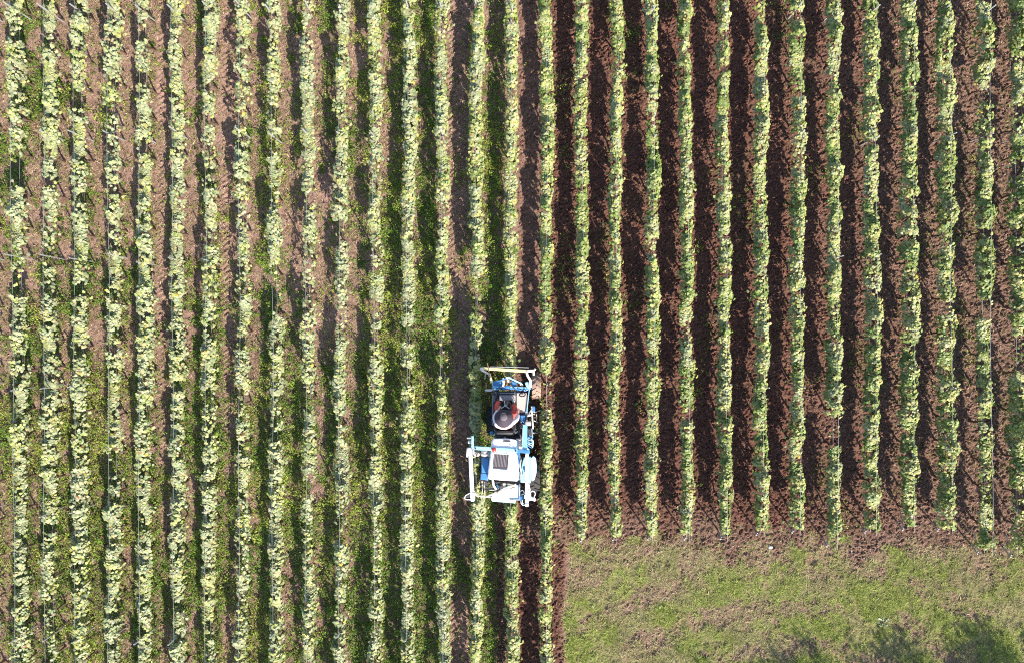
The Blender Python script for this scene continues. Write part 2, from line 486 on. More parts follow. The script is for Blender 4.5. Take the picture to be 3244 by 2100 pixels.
# headland grass: small tufts, thin where the ground is worn
X, Y = scatter(150000, 1.2, 15.6, -10.8, -5.2)
c = cover(X, Y)
tuft = fbm(X * 7.5, Y * 6 + X * 2, 31, 2)
keep = rng.random(len(X)) < c['grass'] * (1 - .72 * c['worn']) * (.25 + .75 * ss(.38, .6, fbm(X * 2.6, Y * 2.6, 29, 3))) * (.30 + .70 * ss(.36, .56, tuft))
X, Y = X[keep], Y[keep]
wn = np.repeat(c['worn'][keep], 5); hue = np.repeat(fbm(X * .9, Y * 1.1, 43, 3) + .35 * (fbm(X * 5, Y * 5, 47, 2) - .5), 5)[:, None]
tall = np.repeat(ss(.3, .75, tuft[keep]) * 1.5, 5)
X = np.repeat(X, 5); Y = np.repeat(Y, 5); n = len(X)
a = rng.uniform(0, 6.283, n)
X = X + np.cos(a) * .012; Y = Y + np.sin(a) * .012
D = np.stack([np.cos(a), np.sin(a), rng.uniform(.08, .75, n)], 1)
Nn = np.stack([-np.cos(a) * .5, -np.sin(a) * .5, np.full(n, 1.0)], 1) + rng.normal(0, .35, (n, 3))
S = np.stack([rng.uniform(.009, .016, n), rng.uniform(.035, .10, n) * (.45 + 1.1 * tall), np.ones(n)], 1)
ca = pick([(.29, .345, .065), (.34, .375, .095), (.22, .285, .050), (.37, .385, .14)], n)
cb = pick([(.40, .34, .19), (.44, .35, .22), (.33, .31, .14), (.29, .30, .09)], n)
t = np.clip(ss(.44, .62, hue) * .85 + .45 * wn[:, None], 0, 1)
V, F, C = instances(np.stack([X, Y, ground_z(X, Y)], 1), Nn, D, S, ca * (1 - t) + cb * t, BLD_T, BLD_F)
stuff('grass', V, F, C, M_grass, 'short mown grass on the headland below the ends of the vine rows', 'grass')

# clods turned up by the plough
OCT_T = np.array([(.5, 0, 0), (-.5, 0, 0), (0, .5, 0), (0, -.5, 0), (.06, .05, .5), (0, 0, -.5)])
OCT_F = np.array([(0, 2, 4), (2, 1, 4), (1, 3, 4), (3, 0, 4), (2, 0, 5), (1, 2, 5), (3, 1, 5), (0, 3, 5)])
X, Y = scatter(210000)
c = cover(X, Y)
p = c['till'] * (.35 + .65 * ss(.38, .6, fbm(X * 2, Y * 2, 301, 3))) + .35 * c['worn'] + .10 * c['west'] * (1 - c['weed']) + .3 * c['track']
keep = rng.random(len(X)) < p * .75
X, Y = X[keep], Y[keep]; n = len(X)
pale = np.clip(c['west'] + .7 * c['dry'] + c['worn'], 0, 1)[keep][:, None]
sz = .020 + .055 * rng.random(n) ** 2.2
a = rng.normal(.75, .7, n)
S = np.stack([sz * rng.uniform(.6, 1, n), sz * rng.uniform(1, 2.0, n), sz * rng.uniform(.6, 1.1, n)], 1)
Nn = rng.normal(0, .35, (n, 3)) + np.array([0, 0, 1]); D = np.stack([np.cos(a), np.sin(a), rng.normal(0, .25, n)], 1)
Cc = pick([(.175, .082, .057), (.128, .058, .040), (.215, .108, .076), (.15, .070, .048)], n) * (1 - pale) + pick([(.30, .20, .155), (.25, .155, .12), (.36, .26, .21)], n) * pale
V, F, C = instances(np.stack([X, Y, ground_z(X, Y) + sz * .22], 1), Nn, D, S, Cc, OCT_T, OCT_F)
stuff('soil_clods', V, F, C, M_straw, 'loose dark brown clods of ploughed soil between the right-hand vine rows', 'clods')

# ------------------------------------------------------------------ vine rows
LABELS = [
    'vine row just outside the left edge of the photo',
    'leftmost vine row, pale thin foliage at the left edge with bare wire showing in gaps',
    'second vine row in from the left edge, dense with grey-green leaves',
    'third vine row in from the left edge, with one bare gap near the top',
    'fourth vine row in from the left edge, thin with a bare gap lower down',
    'fifth vine row in from the left edge, ragged and broken near the top',
    'vine row just right of the leftmost narrow brown wheel track, thick pale leaves',
    'thin vine row between two wheel tracks at left, with bare wire showing upper half',
    'vine row just right of the pinkish wheel track, slim with lone leaf clumps',
    'vine row with a long bare stretch of wire halfway down, left part of the photo',
    'fairly even vine row right of the row with long bare wire at left',
    'fifth vine row left of the tractor, unbroken yellowish leaves in upper half',
    'fourth vine row left of the tractor, with bare wire level above the tractor front',
    'third vine row left of the tractor, bordering the big dark green weed patch',
    'vine row through the big green weed patch, with longest bare wire, left of tyre track',
    'vine row between the tyre track and the tractor, passing under its long white left beam',
    'vine row straddled by the blue tractor, hidden beneath the platform and white hood',
    'vine row just right of the tractor, bare beside the front wheel, running to bottom edge',
    'first vine row right of the tractor that ends above the headland grass',
    'second vine row right of the tractor among those ending at the headland grass',
    'third row ending at the headland grass, slim trimmed leaves on dark worked soil',
    'fourth row ending at the headland grass, slim with a straight clipped edge',
    'fifth row ending at the headland grass, with two brown withered spots near its top',
    'sixth row ending at the headland grass, evenly leafy down the dark soil',
    'row ending in a bare grey post, seventh along the headland grass, unbroken foliage',
    'vine row with a long bare break low down, ending in a leafy tip',
    'fifth vine row from the right edge, dark-sided, ending in a bare grey post',
    'fourth vine row from the right edge, wide bushy leaves, ending in grey posts',
    'third vine row from the right edge, with broken foliage and a leaning grey end post',
    'second vine row from the right edge, gappy, on pinkish dry soil',
    'rightmost vine row, cut by the right edge of the photo',
    'vine row just outside the right edge of the photo',
]
POST_Y = [10, 412, 815, 1228, 1632, 2040, -390, 2440]
PAL_PALE = [(.335, .36, .185), (.28, .315, .17), (.37, .37, .17), (.23, .27, .135)]
PAL_YEL = [(.37, .385, .125), (.40, .395, .14), (.32, .355, .11)]
PAL_GRN = [(.17, .23, .048), (.125, .185, .042), (.22, .265, .062), (.19, .235, .085)]

def build_row(i, label):
    yend = row_end_y(i)
    root = empty('vine_row', (float(row_x(i, 0)), 0, 0))
    tag(root, label, 'vine row', 'trellised vine rows of the vineyard')
    ox = root.location.x
    e = i / (NR - 1)
    left = 1 - ss(.40, .55, e)
    right_wide = ss(.72, .9, e)
    hw0 = .165 * (1 - left) + .168 * left + .022 * right_wide
    gaps = [(-(b - 1050) * KMID, -(a - 1050) * KMID) for a, b in GAPS.get(i, [])]
    y1 = YTOP
    while y1 > yend + .15:
        y0 = max(y1 - rng.uniform(.95, 1.1), yend)
        if y0 - yend < .4: y0 = yend
        L = y1 - y0
        n = int(L * (660 - 180 * left))
        m = max(4, n // 14)
        ci = rng.integers(0, m, n)
        y = rng.uniform(y0 - .05, y1 + .05, m)[ci] + rng.normal(0, .045, n)
        thc = rng.uniform(-.7, math.pi + .7, m)[ci]
        if y0 == yend: y = np.maximum(y, yend - .05 + rng.normal(0, .06, n))
        d = .78 + .5 * (vn(y * 2.1, i * 7.3 + 0 * y, 201) - .4)
        lo = .10 + .09 * left + .10 * right_wide * ss(.9, 1, np.full(n, e))
        d = d * (.14 + .86 * ss(lo, lo + .25, vn(y * 1.7 + 5, i * 3.1 + 0 * y, 211)))
        d = d * (1 - .55 * left * rng.uniform(.2, 1) * np.exp(-((y - y1) / .13) ** 2))
        for a, b in gaps:
            g = ss(a - .10, a + .06, y) * (1 - ss(b - .06, b + .10, y))
            d = d * (1 - .97 * g)
        keep = rng.random(n) < d
        y = y[keep]; thc = thc[keep]; n = len(y)
        if n < 6:
            y1 = y0; continue
        yc = y
        wv = hw0 * (.72 + .62 * fbm(y * 1.9, i * 5 + 0 * y, 221, 2))
        th = thc + rng.normal(0, .38, n)
        rad = np.sqrt(rng.uniform(.25, 1.0, n))
        lump = 1 + .22 * (vn(y * 5.0, th * 1.3 + i * 11, 231) - .5) * 2
        zc = .70 + .06 * left; hh = .29 - .06 * left + .30 * np.clip((fbm(y * 1.8, i * 9 + 0 * y, 241, 2) - .52) * 2.4, -.72, .6)
        cx = row_x(i, yc) + .05 * (fbm(y * .9, i * 4 + 0 * y, 251, 2) - .5) * 2
        dx = wv * np.cos(th) * rad * lump
        # a few loose shoots reaching into the alley
        sh = rng.random(n) < .035
        dx = np.where(sh, dx * rng.uniform(1.2, 1.75, n), dx)
        z = zc + hh * np.sin(th) * rad * lump + np.where(sh, -.1, 0)
        P = np.stack([cx + dx - ox, yc, np.maximum(z, .2)], 1)
        Nn = np.stack([np.cos(th) * .85, rng.normal(0, .35, n) - .08, np.sin(th) * .55 + .50], 1) + np.array([[sd.x, sd.y, sd.z]]) * .45 + rng.normal(0, .28, (n, 3))
        D = np.stack([np.cos(th) * .7, rng.normal(0, .6, n), -.6 + rng.normal(0, .35, n)], 1)
        Sz = rng.uniform(.060, .096, n) * (1 + .08 * left)
        mixp = .44 * left + .28
        r = .45 * rng.random((n, 1)) + .55 * ss(.28, .72, fbm(y * 2.6, z * 3 + i * 3, 261, 2))[:, None]
        cp = pick(PAL_PALE, n, jit=.09); cy = pick(PAL_YEL, n, jit=.09); cg = pick(PAL_GRN, n, jit=.14)
        Cl = np.where(r < mixp, cp, np.where(r < mixp + .30 - .08 * left, cy, cg))
        odd = rng.random((n, 1))
        Cl = np.where(odd < .005, np.array([[.50, .38, .05]]), Cl)
        Cl = np.where(odd > .992, np.array([[.22, .12, .06]]), Cl)
        V, F, C = instances(P, Nn, D, Sz, Cl, LEAF_T, LEAF_F)
        vine = ob('vine', np_mesh('vine', V, F, 3, {'col': ('FLOAT_COLOR', C)}), M_leaf, root)
        ym = (y0 + y1) / 2 + rng.uniform(-.2, .2)
        bx = float(row_x(i, ym)) - ox
        mb = MB()
        j = [rng.uniform(-.04, .04) for _ in range(4)]
        mb.tube([(bx, ym, -.05), (bx + j[0], ym + j[1], .18), (bx + j[2], ym + j[3], .36), (bx + j[0] * .5, ym, .52)], [.035, .028, .026, .020], 6)
        mb.tube([(bx + j[0] * .5, ym, .50), (bx, ym + .2, .55), (bx, ym + .42, .56)], [.016, .012, .008], 5)
        mb.build('trunk', M_bark, vine, off=(0, 0, 0))
        y1 = y0
    # posts
    py = [-(p - 1050) * S0 * (H - 1.3) / H + rng.normal(0, .05) for p in POST_Y]
    for k, yy in enumerate(py):
        if yy < yend + .6 or yy > YTOP or rng.random() < .18: continue
        x = float(row_x(i, yy)) - ox; h = rng.uniform(1.17, 1.34) - .1 * (1 - left)
        t = rng.normal(0, .035)
        MB().bar((x, yy, -.1), (x + t, yy + rng.normal(0, .03), h), .035, .022).build('post', M_galv, root, off=(0, 0, 0), smooth=False)
    if i in ROWEND:
        x = float(row_x(i, yend)) - ox
        lean = rng.uniform(.06, .16) * (-1 if i % 3 else 1) * .5
        lean = -(ox + x) * .022 + lean * .3
        p = MB(); p.bar((x, yend - .10, -.1), (x + lean, yend - .18, .80), .036, .03)
        p.build('end_post', M_galv, root, off=(0, 0, 0), smooth=False)
        p = MB(); p.bar((x + .09, yend + .30, -.05), (x + .03 + lean * .9, yend - .15, .74), .025, .02)
        p.build('end_brace', M_galv, root, off=(0, 0, 0), smooth=False)
    # wires
    for zz, dxw in ((.62, 0), (1.02, -.012)):
        ys = np.arange(yend - (.2 if i in ROWEND else 0), YTOP + .01, .8)
        pts = [(float(row_x(i, q)) - ox + dxw, float(q), zz + .008 * math.sin(q * 1.7 + i)) for q in ys]
        MB().tube(pts, 0.0036, 4).build('wire', M_wire, root, off=(0, 0, 0))
    return root

for i in range(NR): build_row(i, LABELS[i])


# ------------------------------------------------------------------ tractor
M_white = paint('white_paint', (.78, .78, .79), .35, 0, .12, (.45, .40, .36))
M_pale = paint('pale_blue_sheet', (.37, .50, .57), .45, .1, .22, (.42, .42, .42), scale=5)
M_blue = paint('blue_paint', (.045, .17, .37), .40, 0, .32, (.02, .07, .16))
M_cyan = paint('light_blue_paint', (.24, .52, .66), .40, 0, .25, (.12, .28, .40))
M_yel = paint('faded_yellow_paint', (.66, .56, .24), .55, 0, .35, (.40, .28, .14))
M_cream = paint('bare_pale_steel', (.62, .55, .46), .6, .1, .35, (.30, .20, .14))
M_grey = paint('grey_floor', (.20, .18, .19), .7, 0, .35, (.16, .12, .12), scale=6)
M_lgrey = paint('dusty_plate', (.40, .34, .31), .7, 0, .3, (.32, .24, .19), scale=6)
M_dark = paint('dark_metal', (.045, .043, .046), .5, .3, .35, (.10, .07, .055))
M_black = paint('black_vinyl', (.012, .012, .013), .5, 0, .15, (.04, .035, .03))
M_rub = paint('tyre_rubber', (.022, .021, .021), .85, 0, .4, (.12, .075, .055), scale=5)
M_mud = paint('muddy_tyre', (.30, .20, .155), .9, 0, .5, (.40, .30, .24), .2, 14)
M_red = paint('red_lens', (.55, .045, .035), .18, 0, .05, (.3, .02, .02))
M_glass = paint('dark_screen', (.05, .038, .042), .35, 0, .5, (.15, .12, .13), scale=7)
M_steel = paint('worn_steel', (.46, .44, .43), .45, .5, .35, (.20, .14, .11), scale=14)
M_rust = paint('rusty_iron', (.20, .115, .075), .75, .3, .4, (.10, .055, .04), scale=16)
M_bhose = paint('blue_hose', (.06, .22, .50), .4, 0, .1)
M_whose = paint('pale_hose', (.66, .62, .60), .45, 0, .2)

TR = Z(520, 800, 0); TR.z = 0
tractor = empty('straddle_tractor', TR)
tag(tractor, 'blue and white straddle tractor driving up over a vine row', 'tractor')
T = tractor
def zb(x0, y0, x1, y1, z0, z1, mb=None):
    mb = mb or MB(); a = Z(x0, y0, z1); b = Z(x1, y1, z1)
    return mb.box(((a.x + b.x) / 2, (a.y + b.y) / 2, (z0 + z1) / 2), (abs(b.x - a.x), abs(b.y - a.y), z1 - z0))
def zbar(p, q, w, h, mb=None):      # p,q = (zx,zy,z); width in survey units
    mb = mb or MB(); return mb.bar(Z(*p), Z(*q), w * ZU * .9, h)
def ztube(pts, r, n=8, mb=None):
    mb = mb or MB(); return mb.tube([Z(*p) for p in pts], r, n)
def curve(pts, k=6):
    P = [Vector(p) for p in pts]; out = []
    for i in range(len(P) - 1):
        p0 = P[max(i - 1, 0)]; p1 = P[i]; p2 = P[i + 1]; p3 = P[min(i + 2, len(P) - 1)]
        for j in range(k):
            t = j / k
            out.append(.5 * ((2 * p1) + (p2 - p0) * t + (2 * p0 - 5 * p1 + 4 * p2 - p3) * t * t + (3 * p1 - p0 - 3 * p2 + p3) * t ** 3))
    out.append(P[-1]); return out
def zhose(pts, r): return MB().tube(curve([Z(*p) for p in pts]), r, 6)

# wheels
def wheel(c, r, w, mt, nl):
    c = Vector(c)
    h = w / 2
    mb = MB().lathe([(r * .60, -h * .8), (r * .72, -h), (r * .92, -h), (r * .96, -h * .6), (r * .965, 0), (r * .96, h * .6), (r * .92, h), (r * .72, h), (r * .60, h * .8)], c, 'X', 36)
    for k in range(nl):
        t = 2 * math.pi * k / nl
        for sgn in (-1, 1):
            tt = t + (math.pi / nl if sgn > 0 else 0)
            d = Vector((0, math.cos(tt), math.sin(tt))); tg = Vector((0, -math.sin(tt), math.cos(tt)))
            p = c + d * (r * .98) + Vector((sgn * h * .06, 0, 0)) - tg * .03; q = c + d * (r * .965) + Vector((sgn * h * .96, 0, 0)) + tg * .05
            y = (q - p).normalized(); z = d; x = y.cross(z).normalized(); z = x.cross(y)
            mb.box((p + q) / 2, (.035, (q - p).length, r * .09), Matrix((x, y, z)).transposed())
    root = mb.build('wheel', mt, T)
    MB().lathe([(0, -h * .3), (r * .25, -h * .35), (r * .55, -h * .7), (r * .62, -h * .8), (r * .62, h * .8), (r * .55, h * .7), (r * .25, h * .35), (0, h * .3)], c, 'X', 24).build('rim', M_cyan, root, off=T.location)
    MB().lathe([(0, -h * .9), (.07, -h * .9), (.08, 0), (.07, h * .9), (0, h * .9)], c, 'X', 12).build('hub', M_dark, root, off=T.location)
    return root
wF = Z(793, 275, 0); wR = Z(772, 1115, 0); wFl = Z(352, 600, 0); wRl = Z(300, 1100, 0)
wheel((wF.x, wF.y, .36), .37, .25, M_mud, 14)
wheel((wR.x, wR.y, .50), .54, .30, M_rub, 18)
wheel((wFl.x, wFl.y, .36), .37, .20, M_rub, 14)
wheel((wRl.x, wRl.y, .50), .50, .22, M_rub, 18)
# legs from the high frame down to the wheel hubs
for (c, zx, zy, rr) in ((wF, 725, 300, .36), (wR, 700, 1100, .5), (wFl, 385, 620, .36), (wRl, 335, 1090, .5)):
    a = Z(zx, zy, 1.45)
    sx = -1 if c.x > a.x else 1
    mb = MB(); mb.bar((a.x, a.y, 1.45), (c.x + sx * .19, c.y, rr + .05), .12, .10); mb.bar((c.x + sx * .20, c.y, rr), (c.x, c.y, rr), .08, .08)
    mb.build('leg', M_blue, T, bevel=.01)

# main chassis rails
mb = zb(392, 320, 432, 1300, 1.20, 1.34); zb(598, 320, 640, 1300, 1.20, 1.34, mb); zb(432, 760, 598, 800, 1.21, 1.33, mb)
mb.build('chassis', M_blue, T, bevel=.008)

# front lifting frame
bar1 = zbar((285, 112, 1.62), (706, 140, 1.62), 29, .07).build('front_bar', M_yel, T, bevel=.008)
mb = zbar((250, 118, 1.62), (290, 112, 1.62), 30, .06); mb.build('bar_end', M_cream, bar1, off=T.location, bevel=.01)
zbar((262, 128, 1.60), (345, 172, 1.58), 20, .05).build('link_arm', M_cream, T, bevel=.008)
zbar((340, 166, 1.58), (362, 252, 1.50), 26, .05).build('strut', M_yel, T, bevel=.006)
ztube([(318, 58, 1.72), (332, 110, 1.70), (343, 228, 1.60)], .012).build('marker_rod', M_rust, T)
ztube([(300, 170, 1.5), (296, 215, 1.3)], .010).build('chain', M_cream, T)
ztube([(345, 95, 1.66), (540, 99, 1.66), (725, 105, 1.66)], .007).build('tension_wire', M_galv, T)
mb = zbar((700, 135, 1.62), (712, 185, 1.62), 24, .08); zbar((712, 183, 1.62), (742, 230, 1.6), 24, .07, mb); zbar((742, 226, 1.6), (742, 292, 1.5), 26, .06, mb)
mb.build('link_arm', M_cream, T, bevel=.012)
mb = zbar((704, 138, 1.64), (782, 134, 1.62), 26, .09); zbar((770, 136, 1.6), (772, 176, 1.5), 18, .06, mb); ztube([(780, 130, 1.6), (790, 112, 1.6)], .03, 8, mb)
mb.build('pivot_block', M_cream, T, bevel=.015)

# blue front tool frame
mb = MB(); mb.prism([tuple(Z(x, y, 1.48).xy) for x, y in ((362, 262), (376, 236), (432, 232), (462, 248), (484, 236), (486, 296), (452, 304), (380, 306))], 1.38, 1.48)
mb.build('bracket', M_blue, T, bevel=.01)
mb = MB(); mb.prism([tuple(Z(x, y, 1.5).xy) for x, y in ((686, 258), (698, 244), (736, 246), (742, 300), (728, 318), (706, 300))], 1.40, 1.50)
mb.build('bracket', M_cyan, T, bevel=.01)
mb = MB(); mb.prism([tuple(Z(x, y, 1.46).xy) for x, y in ((560, 234), (606, 256), (606, 292), (566, 292), (548, 262))], 1.36, 1.46)
mb.build('bracket', M_blue, T, bevel=.01)
zbar((428, 238, 1.55), (512, 206, 1.60), 12, .05).build('stay', M_blue, T, bevel=.005)
zbar((536, 206, 1.60), (652, 258, 1.55), 15, .05).build('stay', M_cyan, T, bevel=.005)
mb = zbar((500, 202, 1.62), (545, 202, 1.62), 16, .06); zbar((512, 205, 1.61), (526, 246, 1.58), 15, .05, mb); zbar((470, 205, 1.58), (482, 218, 1.58), 14, .05, mb)
mb.build('lift_head', M_pale, T, bevel=.008)
mb = zbar((370, 290, 1.50), (500, 294, 1.50), 9, .04); zbar((545, 296, 1.50), (700, 300, 1.50), 9, .04, mb); mb.build('cross_tube', M_cyan, T, bevel=.005)
mb = zbar((366, 303, 1.46), (726, 310, 1.46), 22, .07); mb.build('tool_beam', M_blue, T, bevel=.006)
mb = zbar((372, 318, 1.44), (560, 316, 1.44), 8, .04); zbar((600, 318, 1.44), (735, 320, 1.44), 10, .04, mb); zbar((372, 250, 1.49), (376, 318, 1.49), 8, .04, mb); mb.build('cross_tube', M_pale, T, bevel=.005)
zb(496, 282, 545, 308, 1.44, 1.56).build('valve_block', M_blue, T, bevel=.012)
mb = ztube([(480, 228, 1.56), (478, 262, 1.55), (472, 286, 1.5)], .030); ztube([(462, 236, 1.56), (492, 232, 1.56)], .022, 8, mb); mb.build('hydraulic_cylinder', M_cream, T)
mb = ztube([(640, 246, 1.52), (648, 284, 1.48)], .022); ztube([(655, 262, 1.52), (664, 282, 1.5)], .02, 8, mb); mb.build('hydraulic_cylinder', M_cream, T)
for k, (x0, y0, x1, y1) in enumerate(((560, 300, 600, 330), (600, 292, 660, 322), (640, 285, 690, 318), (660, 300, 700, 330), (420, 300, 470, 325))):
    zhose([(x0, y0, 1.47), ((x0 + x1) / 2, (y0 + y1) / 2 + (14 if k % 2 else -14), 1.56), (x1, y1, 1.47)], .012).build('hose', M_bhose if k % 2 else M_dark, T)
mir = MB(); c0 = Z(334, 325, 1.72)
mir.loft([[c0 + Vector((.115 * math.cos(t) * s, .030 * math.sin(t) * s, dz)) for t in np.linspace(0, 2 * math.pi, 20, endpoint=False)] for s, dz in ((.8, -.16), (1, -.12), (1, .06), (.85, .10))])
mir.build('mirror', M_steel, T)
ztube([(370, 320, 1.46), (352, 322, 1.60), (340, 324, 1.68)], .011).build('mirror_arm', M_dark, T)

# platform
zb(366, 372, 712, 668, 1.34, 1.40).build('platform', M_grey, T, bevel=.012)
zb(606, 352, 708, 545, 1.404, 1.435).build('tread_plate', M_lgrey, T, bevel=.008)
mb = zb(372, 336, 598, 372, 1.36, 1.50); mb.build('front_panel', M_dark, T, bevel=.015)
mb = zb(440, 352, 590, 362, 1.52, 1.56); zb(438, 376, 560, 424, 1.40, 1.66, mb); mb.build('console', M_grey, T, bevel=.012)
mb = MB()
for x, y in ((398, 372), (420, 366), (412, 392), (402, 415)): zb(x - 9, y - 8, x + 9, y + 8, 1.40, 1.50, mb)
mb.build('pedal', M_dark, T, bevel=.006)
zb(562, 372, 590, 440, 1.40, 1.60).build('lever_box', M_steel, T, bevel=.01)
for q in range(4):
    ztube([(568 + q * 6, 382 + q * 14, 1.60), (574 + q * 5, 380 + q * 14, 1.74)], .008).build('lever', M_dark, T)
mb = MB(); c0 = Z(655, 366, 1.5)
for k in range(7):
    a = k * .9; r_ = .035 + .012 * k
    mb.tube(curve([c0 + Vector((math.cos(a) * r_, math.sin(a) * r_ * .6, .03)), c0 + Vector((math.cos(a + 1) * r_, math.sin(a + 1) * r_ * .6, .08)), c0 + Vector((math.cos(a + 2) * r_, math.sin(a + 2) * r_ * .6, .02))], 4), .012, 6)
mb.build('hose_coil', M_dark, T)
mb = zbar((728, 325, 1.47), (704, 545, 1.47), 8, .05); mb.build('side_rail', M_cyan, T, bevel=.006)
mb = zbar((712, 470, 1.44), (690, 560, 1.44), 7, .04); mb.build('side_rail', M_pale, T, bevel=.006)
zb(600, 545, 700, 640, 1.395, 1.42).build('side_step', M_dark, T, bevel=.006)
zb(640, 570, 690, 640, 1.42, 1.56).build('battery_box', M_blue, T, bevel=.015)

# steering wheel
cW = Z(495, 476, 1.98); tilt = Matrix.Rotation(R(-22), 3, 'X')
mb = MB(); ring = [cW + tilt @ Vector((math.cos(t) * .148, math.sin(t) * .148, 0)) for t in np.linspace(0, 2 * math.pi, 29)]
mb.tube(ring, .015, 8, cap=False); sw = mb.build('steering_wheel', M_black, T)
mb = MB()
for a in (100, 215, 325): mb.bar(cW + Vector((0, 0, -.02)), cW + tilt @ Vector((math.cos(R(a)) * .14, math.sin(R(a)) * .14, 0)), .022, .010)
mb.lathe([(0, .02), (.03, .015), (.035, -.02), (0, -.03)], cW, 'Z', 14); mb.build('spokes', M_steel, sw, off=T.location)
ztube([(495, 470, 1.95), (497, 440, 1.62), (497, 420, 1.42)], .032).build('steering_column', M_black, T)
zb(450, 430, 556, 520, 1.402, 1.44).build('floor_mat', M_black, T, bevel=.005)

# seat
mb = zb(400, 600, 580, 720, 1.66, 1.78); zb(430, 620, 550, 720, 1.40, 1.66, mb); seat = mb.build('seat', M_black, T, bevel=.03)
mb = MB(); mb.bar(Z(490, 712, 1.74), Z(490, 742, 2.16), .46, .09); mb.build('seat_back', M_black, seat, off=T.location, bevel=.035)
zbar((452, 752, 1.66), (560, 757, 1.66), 9, .05).build('seat_bar', M_lgrey, T, bevel=.006)
for x in (395, 592): zb(x - 9, 640, x + 9, 710, 1.84, 1.90).build('armrest', M_black, seat, off=T.location, bevel=.015)
mb = ztube([(575, 690, 1.7), (585, 730, 1.72), (600, 745, 1.7)], .03); zb(560, 675, 580, 735, 1.6, 1.72, mb); mb.build('lever_box', M_steel, T, bevel=.008)
mb = ztube([(620, 590, 1.5), (628, 640, 1.62), (618, 690, 1.5)], .02); ztube([(636, 600, 1.5), (640, 660, 1.6), (632, 700, 1.5)], .016, 8, mb); ztube([(628, 700, 1.5), (650, 640, 1.55), (645, 600, 1.5)], .012, 8, mb); mb.build('hose', M_cream, T)
zhose([(585, 755, 1.5), (606, 735, 1.6), (622, 690, 1.6), (640, 640, 1.5)], .016).build('hose', M_black, T)
zb(345, 728, 380, 762, 1.36, 1.52).build('filter_box', M_blue, T, bevel=.02)
ztube([(372, 720, 1.4), (384, 745, 1.5)], .02).build('hose', M_dark, T)

for x0, y0, x1, y1, h_ in ((372, 545, 396, 640, 1.62), (600, 655, 640, 745, 1.60), (584, 560, 604, 600, 1.66), (376, 440, 392, 530, 1.50), (640, 650, 676, 700, 1.58)):
    zb(x0, y0, x1, y1, 1.40, h_).build('control_box', M_dark, T, bevel=.012)
for q in range(5): zhose([(600 + q * 9, 560, 1.5), (612 + q * 8, 620 + q * 10, 1.68), (604 + q * 9, 690, 1.62), (588 + q * 12, 765, 1.5)], .011).build('hose', M_black, T)
# middle engine gap
zb(400, 765, 650, 800, 1.34, 1.50).build('engine_block', M_dark, T, bevel=.02)
for q in range(4): zhose([(500 + q * 22, 770, 1.5), (540 + q * 22, 778 + q * 3, 1.6), (620 + q * 10, 790, 1.5)], .012).build('hose', M_black if q % 2 else M_dark, T)

# front hood
def ring(pts, z): return [Z(x, y, z) for x, y in pts]
hp = [(372, 806), (384, 796), (470, 794), (560, 798), (598, 808), (608, 822), (606, 900), (356, 900), (356, 845), (360, 822)]
def shrink(pts, s, c): return [(c[0] + (x - c[0]) * s, c[1] + (y - c[1]) * s) for x, y in pts]
hc = (482, 860)
MB().loft([ring(hp, 1.5), ring(hp, 2.02), ring(shrink(hp, .985, hc), 2.10), ring([(x, y + (16 if y < 830 else 0)) for x, y in shrink(hp, .93, hc)], 2.135)]).build('front_hood', M_white, T, bevel=.015)
MB().prism([tuple(Z(x, y, 2.185).xy) for x, y in ((472, 828), (482, 814), (520, 812), (548, 824), (546, 834))], 2.133, 2.15).build('vent', M_dark, T, bevel=.004)
mb = MB(); mb.lathe([(0, .05), (.035, .045), (.04, 0), (.0, 0)], Z(490, 794, 2.0), 'Z', 12); mb.lathe([(0, .05), (.022, .045), (.028, 0), (.0, 0)], Z(512, 797, 2.0), 'Z', 12); mb.build('cap', M_steel, T)
ztube([(546, 866, 2.12), (546, 868, 2.17)], .02).build('cap', M_steel, T)

# rear hood with its dark screen
rp = [(358, 912), (600, 930), (616, 960), (624, 1040), (632, 1150), (628, 1195), (612, 1212), (470, 1204), (336, 1192), (322, 1178), (326, 1120), (344, 980), (350, 930)]
rc = (478, 1070)
rear = MB().loft([ring(rp, 1.55), ring(rp, 1.90), ring(shrink(rp, .985, rc), 2.02), ring(shrink(rp, .95, rc), 2.08), ring(shrink(rp, .88, rc), 2.10)]).build('rear_hood', M_white, T, bevel=.02)
MB().prism([tuple(Z(x, y, 2.22).xy) for x, y in ((382, 944), (530, 952), (516, 1102), (370, 1090))], 2.098, 2.114).build('screen', M_glass, rear, off=T.location)
mb = MB()
for k in range(9):
    x = 392 + k * 14.5; mb.bar(Z(x, 950, 2.118), Z(x - 11, 1070, 2.118), .006, .008)
mb.build('screen_ribs', M_steel, rear, off=T.location)
mb = MB()
for a, b in (((379, 940), (534, 948)), ((534, 948), (520, 1107)), ((520, 1107), (366, 1094)), ((366, 1094), (379, 940))): mb.bar(Z(*a, 2.11), Z(*b, 2.11), .016, .03)
mb.build('screen_frame', M_white, rear, off=T.location)

